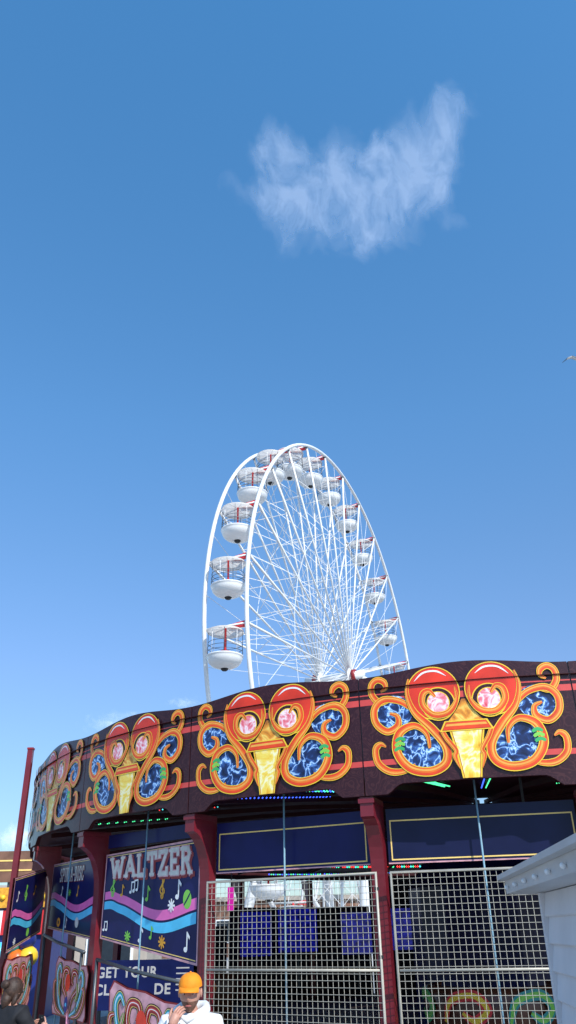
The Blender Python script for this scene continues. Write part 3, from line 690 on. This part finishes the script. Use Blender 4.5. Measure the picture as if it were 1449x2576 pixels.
# ------------------------------------------------------------------ pole and far stalls
s=MB(); s.box((-4.36,13.4,(CZ+2.75)/2),(.085,.085,CZ+2.75),'maroon'); s.box((-4.36,13.4,CZ+2.76),(.10,.10,.03),'darkred')
o=s.obj('maroon_post'); tag(o,'tall slim maroon post beside the ride steps','post')
st=empty('fairground_stall',(-8.4,24,0),'fairground prize stall with amber crest and red scalloped awning','stall')
s=MB(); s.box((-8.4,25.2,1.3),(3.4,2.4,2.6),'signblue'); s.obj('body',st)
s=MB()
for i in range(14):
    x=-10+.23*i+.15; s.box((x,23.9,2.25),(.12,.05,.6),'red' if i%2 else 'signwhite'); s.box((x+.115,23.9,2.25),(.11,.05,.6),'signwhite' if i%2 else 'red')
s.obj('awning',st)
s=MB(); s.box((-8.4,23.85,2.85),(3.4,.1,.5),'amber')
for i in range(12): s.ball((-10+.29*i,23.78,2.85),.07,'yellow',8)
s.obj('crest',st)
s=MB(); s.box((-8.0,24.2,3.65),(1.6,.08,.8),'brick'); s.box((-8.0,24.25,3.2),(.1,.05,.5),'grey')
for j in range(2): s.box((-8.0,24.15,3.80-.25*j),(1.2,.01,.04),'hi')
s.obj('sign_board',st)
s=MB()
for i,(dx,dz,m) in enumerate(((0,0,'teal'),(.35,.1,'signblue'),(.15,-.35,'orange'),(-.3,-.2,'cyan'),(.45,-.3,'yellow'))): s.ball((-7.3+dx,23.0,1.75+dz),.24,m,14)
o=s.obj('balloon_bunch',st)
bd=empty('arcade_building',(0,78,0),'long low brown clad seafront building with windows','building')
s=MB(); s.box((0,82,2.2),(90,8,4.4),'brick'); s.box((0,77.9,4.5),(90.4,.5,.35),'stonew'); s.obj('wall',bd)
for i in range(22):
    s=MB(); x=-42+4*i; s.box((x,77.97,2.0),(2.2,.1,1.8),'signwhite'); s.box((x,77.9,2.0),(2.0,.1,1.6),'glass'); s.obj('window',bd)
bd2=empty('shop_building',(-14,36,0),'cream rendered seaside shop with flat roof','building')
s=MB(); s.box((-14,38,1.9),(16,4,3.8),'stonew'); s.box((-14,35.8,3.4),(16.2,.5,.5),'signblue'); s.obj('wall',bd2)
for i in range(6):
    s=MB(); x=-20.5+2.6*i; s.box((x,35.97,1.5),(1.9,.1,2.0),'signwhite'); s.box((x,35.9,1.5),(1.7,.1,1.8),'glass'); s.obj('window',bd2)
def flatsign(A,Bv,z0,z1):
    A=Vector(A);Bv=Vector(Bv);W=(Bv-A).length;d=(Bv-A)/W;nrm=Vector((d.y,-d.x,0)); fn=lambda x,y,l:A+d*x+nrm*l+Vector((0,0,z0+y)); return Sheet(fn,.003),W,z1-z0,fn
t,W,H,fn=flatsign((-3.42,15.3,0),(-1.75,15.3,0),.80,1.52)
sg=empty('notice_sign',(-2.65,15.3,.3),'blue notice board with white lettering on posts','sign')
t.poly([(0,0),(W,0),(W,H),(0,H)],'glowblue',0); t.add([fn(0,0,-.03),fn(W,0,-.03),fn(W,H,-.03),fn(0,H,-.03)],[[3,2,1,0]],'grey')
t.text('GET YOUR',.04,.47,.215,'glowwhite',1,.026,sx=.92); t.text('CL',.02,.22,.215,'glowwhite',1,.026); t.text('DE',1.02,.22,.215,'glowwhite',1,.026)
for j in range(5): t.poly([(1.38,.58-.08*j),(1.60,.58-.08*j),(1.60,.60-.08*j),(1.38,.60-.08*j)],'glowwhite',1)
t.obj('board',sg)
for x in (-3.3,-1.9):
    s=MB(); s.box((x,15.36,.55),(.05,.05,.5),'grey'); s.obj('post',sg)

# ------------------------------------------------------------------ people
def skinmesh(V,E,R,sub=2):
    me=bpy.data.meshes.new('sk'); me.from_pydata([Vector(v) for v in V],E,[]); o=bpy.data.objects.new('sk',me); COL.objects.link(o)
    m=o.modifiers.new('s','SKIN'); m.use_smooth_shade=True
    for i,r in enumerate(R):
        d=me.skin_vertices[0].data[i]; d.radius=(r,r) if not isinstance(r,tuple) else r; d.use_root=(i==0)
    u=o.modifiers.new('u','SUBSURF'); u.levels=sub; u.render_levels=sub
    bpy.context.view_layer.update(); dg=bpy.context.evaluated_depsgraph_get(); em=bpy.data.meshes.new_from_object(o.evaluated_get(dg))
    vs=[v.co.copy() for v in em.vertices]; fs=[list(p.vertices) for p in em.polygons]
    bpy.data.objects.remove(o); bpy.data.meshes.remove(em); return vs,fs
def headverts(k=1):
    n=28;h=20; vs=[];fs=[]
    for i in range(h+1):
        T=math.pi*i/h
        for j in range(n):
            A=2*math.pi*j/n; x=.076*math.sin(T)*math.cos(A); y=.095*math.sin(T)*math.sin(A); z=.12*math.cos(T)
            if z<-.01:
                t=(-.01-z)/.11; x*=1-.30*t
                if y>0: y*=1-.05*t
                else: y*=1-.35*t
            if y>0:
                y+=.028*math.exp(-(x/.014)**2-((z+.018)/.022)**2)
                y-=.012*math.exp(-((abs(x)-.031)/.018)**2-((z-.012)/.014)**2)
                y+=.006*math.exp(-((abs(x)-.028)/.025)**2-((z-.035)/.010)**2)
                y+=.008*math.exp(-(x/.02)**2-((z+.062)/.012)**2)+.010*math.exp(-(x/.02)**2-((z+.10)/.015)**2)
            vs.append(Vector((x,y,z)))
    for i in range(h):
        for j in range(n): fs.append([i*n+j,(i+1)*n+j,(i+1)*n+(j+1)%n,i*n+(j+1)%n])
    return vs,fs
def hand(b,w,f,sd,pal,curl,sc=1):
    w=Vector(w);f=Vector(f).normalized();sd=Vector(sd).normalized();pal=Vector(pal).normalized()
    b.tube([w,w+f*.03*sc,w+f*.085*sc,w+f*.098*sc],[.024*sc,.034*sc,.037*sc,.020*sc],'skin',10)
    for i,ln in enumerate((.066,.076,.070,.054)):
        p=w+f*.08*sc+sd*(.030-.020*i)*sc; pts=[p]; ang=0; d=f.copy()
        for q,l in enumerate((.5,.3,.2)):
            ang+=curl*(.7+.2*q); d=f*math.cos(ang)+pal*math.sin(ang); pts.append(pts[-1]+d*ln*1.25*l*sc)
        b.tube(pts,[.0095*sc,.009*sc,.008*sc,.005*sc],'skin',8)
    p=w+f*.03*sc+sd*.03*sc; d1=(f*.6+sd*.7+pal*.3).normalized(); b.tube([p-sd*.012,p+d1*.035*sc,p+d1*.06*sc+f*.015,p+d1*.065*sc+f*.035],[.014*sc,.012*sc,.010*sc,.006*sc],'skin',8)
def person(loc,yaw,sc,top,label,armR,armL,headrot=(0,0),hoff=(0,.02,1.60),bottoms='jeans',curlR=.6,curlL=.3,handR=None,handL=None,bulk=1.0,beard=False):
    X=Matrix.Translation(loc)@Matrix.Rotation(yaw,4,'Z')@Matrix.Scale(sc,4)
    e=empty('person',loc,label,'person')
    def fin(b,name,par=e,**k):
        b.v=[X@v for v in b.v]; return b.obj(name,par,e.location)
    sh=.175
    S={1:Vector((sh,0,1.41)),-1:Vector((-sh,0,1.41))}
    arms={1:armR,-1:armL}
    hh=Vector(hoff)
    V=[(0,0,.95),(0,0,1.12),(0,0,1.30),(0,0,1.42),(0,.0,1.49),tuple(hh+Vector((0,-.015,-.06)))]; R=[.115,.10,.12,.085,.05,.048]; E=[(0,1),(1,2),(2,3),(3,4),(4,5)]
    for k in (1,-1):
        i=len(V); V+=[S[k],arms[k][0],arms[k][1]]; R+=[.048,.038,.026]; E+=[(3,i),(i,i+1),(i+1,i+2)]
        i=len(V); V+=[(k*.09,0,.88),(k*.10,.02,.49),(k*.10,-.01,.09),(k*.12,.13,.035)]; R+=[.075,.05,.035,.03]; E+=[(0,i),(i,i+1),(i+1,i+2),(i+2,i+3)]
    b=MB(); vs,fs=skinmesh(V,E,R); b.add(vs,fs,'skin',True)
    HR=Matrix.Translation(hh)@Matrix.Rotation(headrot[0],4,'Z')@Matrix.Rotation(headrot[1],4,'X')
    hv,hf=headverts()
    low=[f for f in hf if beard and sum(hv[i].z for i in f)/4<-.035 and sum(hv[i].y for i in f)/4>-.01]
    up_=[f for f in hf if f not in low]
    b.add([HR@v for v in hv],up_,'skin',True)
    if low: b.add([HR@v for v in hv],low,'stubble',True)
    H3=HR.to_3x3()
    for k in (1,-1):
        b.ball(HR@Vector((k*.078,-.008,.0)),(.010,.020,.030),'skin',10,H3)
        b.ball(HR@Vector((k*.031,.077,.012)),(.013,.010,.006),'eye',10,H3); b.ball(HR@Vector((k*.031,.0865,.011)),(.005,.002,.005),'black',8,H3)
        b.tube([HR@Vector((k*.016,.094,.030)),HR@Vector((k*.032,.092,.036)),HR@Vector((k*.048,.080,.030))],.004,'hair',6)
    b.ball(HR@Vector((0,.092,-.062)),(.024,.008,.006),'lip',12,H3)
    for k in (1,-1):
        wv=Vector(arms[k][1]); f=(wv-Vector(arms[k][0])).normalized(); hs=handR if k==1 else handL
        if hs: hand(b,wv,*hs)
        else: hand(b,wv,f,(0,1,0),(-k,0,0),curlL if k<0 else curlR)
    fin(b,'body')
    b=MB(); V=[(0,0,.90),(0,0,1.08),(0,0,1.28),(0,-.005,1.40),(0,-.01,1.475)]; R=[(.165*bulk,.135*bulk),(.15*bulk,.13*bulk),(.165*bulk,.14*bulk),(.13*bulk,.11*bulk),.078*bulk]; E=[(0,1),(1,2),(2,3),(3,4)]
    for k in (1,-1):
        i=len(V); el=Vector(arms[k][0]); wr=Vector(arms[k][1]); V+=[S[k],(S[k]+el)/2,el,(el+wr)/2,el+(wr-el)*.93]; R+=[.078*bulk,.068*bulk,.060*bulk,.052*bulk,.044*bulk]; E+=[(3,i),(i,i+1),(i+1,i+2),(i+2,i+3),(i+3,i+4)]
    vs,fs=skinmesh(V,E,R,3)
    vs=[v+Vector((noise.noise(v*13),noise.noise(v*13+Vector((5,5,5))),noise.noise(v*9)*.6))*.011 for v in vs]
    b.add(vs,fs,top,True); fin(b,'top')
    b=MB(); V=[(0,0,.96)];R=[.135];E=[]
    for k in (1,-1):
        i=len(V); V+=[(k*.09,0,.86),(k*.10,.02,.49),(k*.10,-.01,.12)]; R+=[.095,.072,.06]; E+=[(0,i),(i,i+1),(i+1,i+2)]
    vs,fs=skinmesh(V,E,R); b.add(vs,fs,bottoms,True); fin(b,'trousers')
    for k in (1,-1):
        b=MB(); vs,fs=skinmesh([(k*.10,-.05,.05),(k*.105,.05,.05),(k*.12,.17,.035)],[(0,1),(1,2)],[.05,.05,.04]); b.add(vs,fs,'black',True); fin(b,'shoe')
    return e,X,HR,fin
WR=Vector((.085,.225,1.405)); EB=Vector((.24,.12,1.16))
e,X,HR,fin=person(Vector((-.74,6.4,0)),math.pi-.12,.96,'hoodie','man in orange cap and white hoodie, hand raised to mouth',
    (EB,WR),(Vector((-.27,.02,1.12)),Vector((-.24,.12,.90))),headrot=(.12,-.14),hoff=(0,.045,1.60),
    handR=((-.42,-.30,1),(.75,-.35,.35),(-.4,-.85,-.1),.60,.95),bulk=1.0,beard=True)
b=MB(); n=24; prof=[]
for i in range(9):
    T_=math.pi/2*i/8; prof.append((.088*math.cos(T_)**.8,.084*math.sin(T_)))
b.lathe(prof,'capor',n); b.v=[Vector((v.x*.97,v.y*1.13-.006,v.z+.044)) for v in b.v]
vs=[];fs=[]
for i in range(13):
    A=math.pi*(.2+.6*i/12)
    for q,(r,zz) in enumerate(((1.0,.050),(1.25,.047),(1.5,.034),(1.49,.028),(1.0,.042))):
        yy=.098*math.sin(A)*r; xx=.086*math.cos(A)*(1+(r-1)*.05); vs.append(Vector((xx,yy,zz-abs(math.cos(A))**2*.04*(r-1))))
for i in range(12):
    for q in range(4): fs.append([i*5+q,(i+1)*5+q,(i+1)*5+q+1,i*5+q+1])
b.add(vs,fs,'capor',True); b.ball((0,-.004,.130),.008,'capor',8)
b.v=[HR@v for v in b.v]; fin(b,'cap')
b=MB(); b.ball((0,-.022,.01),(.081,.086,.075),'hair',16); b.v=[HR@v for v in b.v]; fin(b,'hair')
b=MB(); b.tube([(.07,.06,1.475),(.105,-.02,1.49),(.08,-.10,1.50),(0,-.13,1.49),(-.08,-.10,1.50),(-.105,-.02,1.49),(-.07,.06,1.475),(0,.09,1.43)],[.025,.032,.045,.055,.045,.032,.025,.018],'hoodie',10,closed=True); fin(b,'hood')
b=MB(); dd=(WR-EB).normalized(); b.tube([WR-dd*.008,WR+dd*.014],.033,'black',14); b.tube([WR+dd*.003+Vector((0,.03,.0)),WR+dd*.003+Vector((0,.042,.004))],.018,'grey',12); fin(b,'wristwatch')
e,X,HR,fin=person(Vector((-2.72,8.75,0)),-.55,.905,'blackcloth','woman with tied brown hair in black jacket holding up a phone',
    (Vector((.24,.16,1.14)),Vector((.14,.34,1.20))),(Vector((-.24,.14,1.14)),Vector((-.06,.34,1.18))),headrot=(-.1,-.1),hoff=(0,.03,1.59),
    handR=((0,.35,1),(-.6,.4,0),(-.8,.1,0),.5),handL=((.2,.35,1),(.6,.4,0),(.8,.1,0),.5),bulk=1.08)
b=MB(); b.ball((0,-.022,.018),(.094,.108,.118),'hair',20); b.ball((0,-.13,.06),(.05,.045,.045),'hair',14); b.tube([(-.07,-.02,-.02),(-.075,-.04,-.09),(-.06,-.05,-.15)],[.03,.028,.01],'hair',8); b.tube([(.07,-.02,-.02),(.075,-.04,-.09),(.06,-.05,-.16)],[.03,.028,.01],'hair',8); b.tube([(0,-.07,-.02),(0,-.09,-.10),(0,-.09,-.17)],[.06,.055,.02],'hair',10)
b.v=[HR@(v+Vector((noise.noise(v*40),noise.noise(v*40+Vector((3,3,3))),0))*.008) for v in b.v]; fin(b,'hair')
b=MB(); b.box((.045,.40,1.28),(.076,.012,.15),'black'); b.ball((.06,.392,1.33),.008,'grey',8)
b.v=[X@v for v in b.v]; o=b.obj('phone'); tag(o,'black mobile phone held upright in both hands','phone')
e,X,HR,fin=person(Vector((-2.95,12.55,.30)),math.pi+.4,.60,'pinkcloth','child in pink t-shirt standing on the ride platform',
    (Vector((.26,.02,1.14)),Vector((.27,.10,.90))),(Vector((-.26,.02,1.14)),Vector((-.27,.10,.90))),hoff=(0,.02,1.62))
b=MB(); b.ball((0,-.02,.02),(.084,.094,.112),'hair',16); b.v=[HR@v for v in b.v]; fin(b,'hair')

# ------------------------------------------------------------------ gull
gc=Vector((11.75,25,CZ+19.85))
s=MB(); vs,fs=skinmesh([(0,0,0),(.12,0,.01),(.24,0,.0),(-.14,0,-.01),(.30,0,.01),(-.26,0,-.01)],[(0,1),(1,2),(0,3),(2,4),(3,5)],[.06,.055,.03,.045,.034,.012]); s.add(vs,fs,'white',True)
s.v=[Matrix.Rotation(1.2,3,'Z')@v+gc for v in s.v]; gu=s.obj('seagull'); tag(gu,'white seagull gliding with wings bent','bird')
for sg in (-1,1):
    s=MB(); q=[(0,0,.02),(-.28,.0,.17),(-.50,0,.10),(-.72,0,-.10)]; ch=[.20,.20,.15,.02]; vs=[]
    for (x,y,z),c in zip(q,ch):
        vs+=[Vector((x*-sg,-c*.5+.0,z)),Vector((x*-sg,0,z+.018)),Vector((x*-sg,c*.5,z)),Vector((x*-sg,0,z-.004))]
    fs=[[i*4+j,i*4+(j+1)%4,(i+1)*4+(j+1)%4,(i+1)*4+j] for i in range(3) for j in range(4)]
    s.add([v+gc for v in vs[:12]],fs[:8],'white',True); s.add([v+gc for v in vs[8:]],[[0,1,5,4],[1,2,6,5],[2,3,7,6],[3,0,4,7]],'grey'); s.obj('wing',gu)
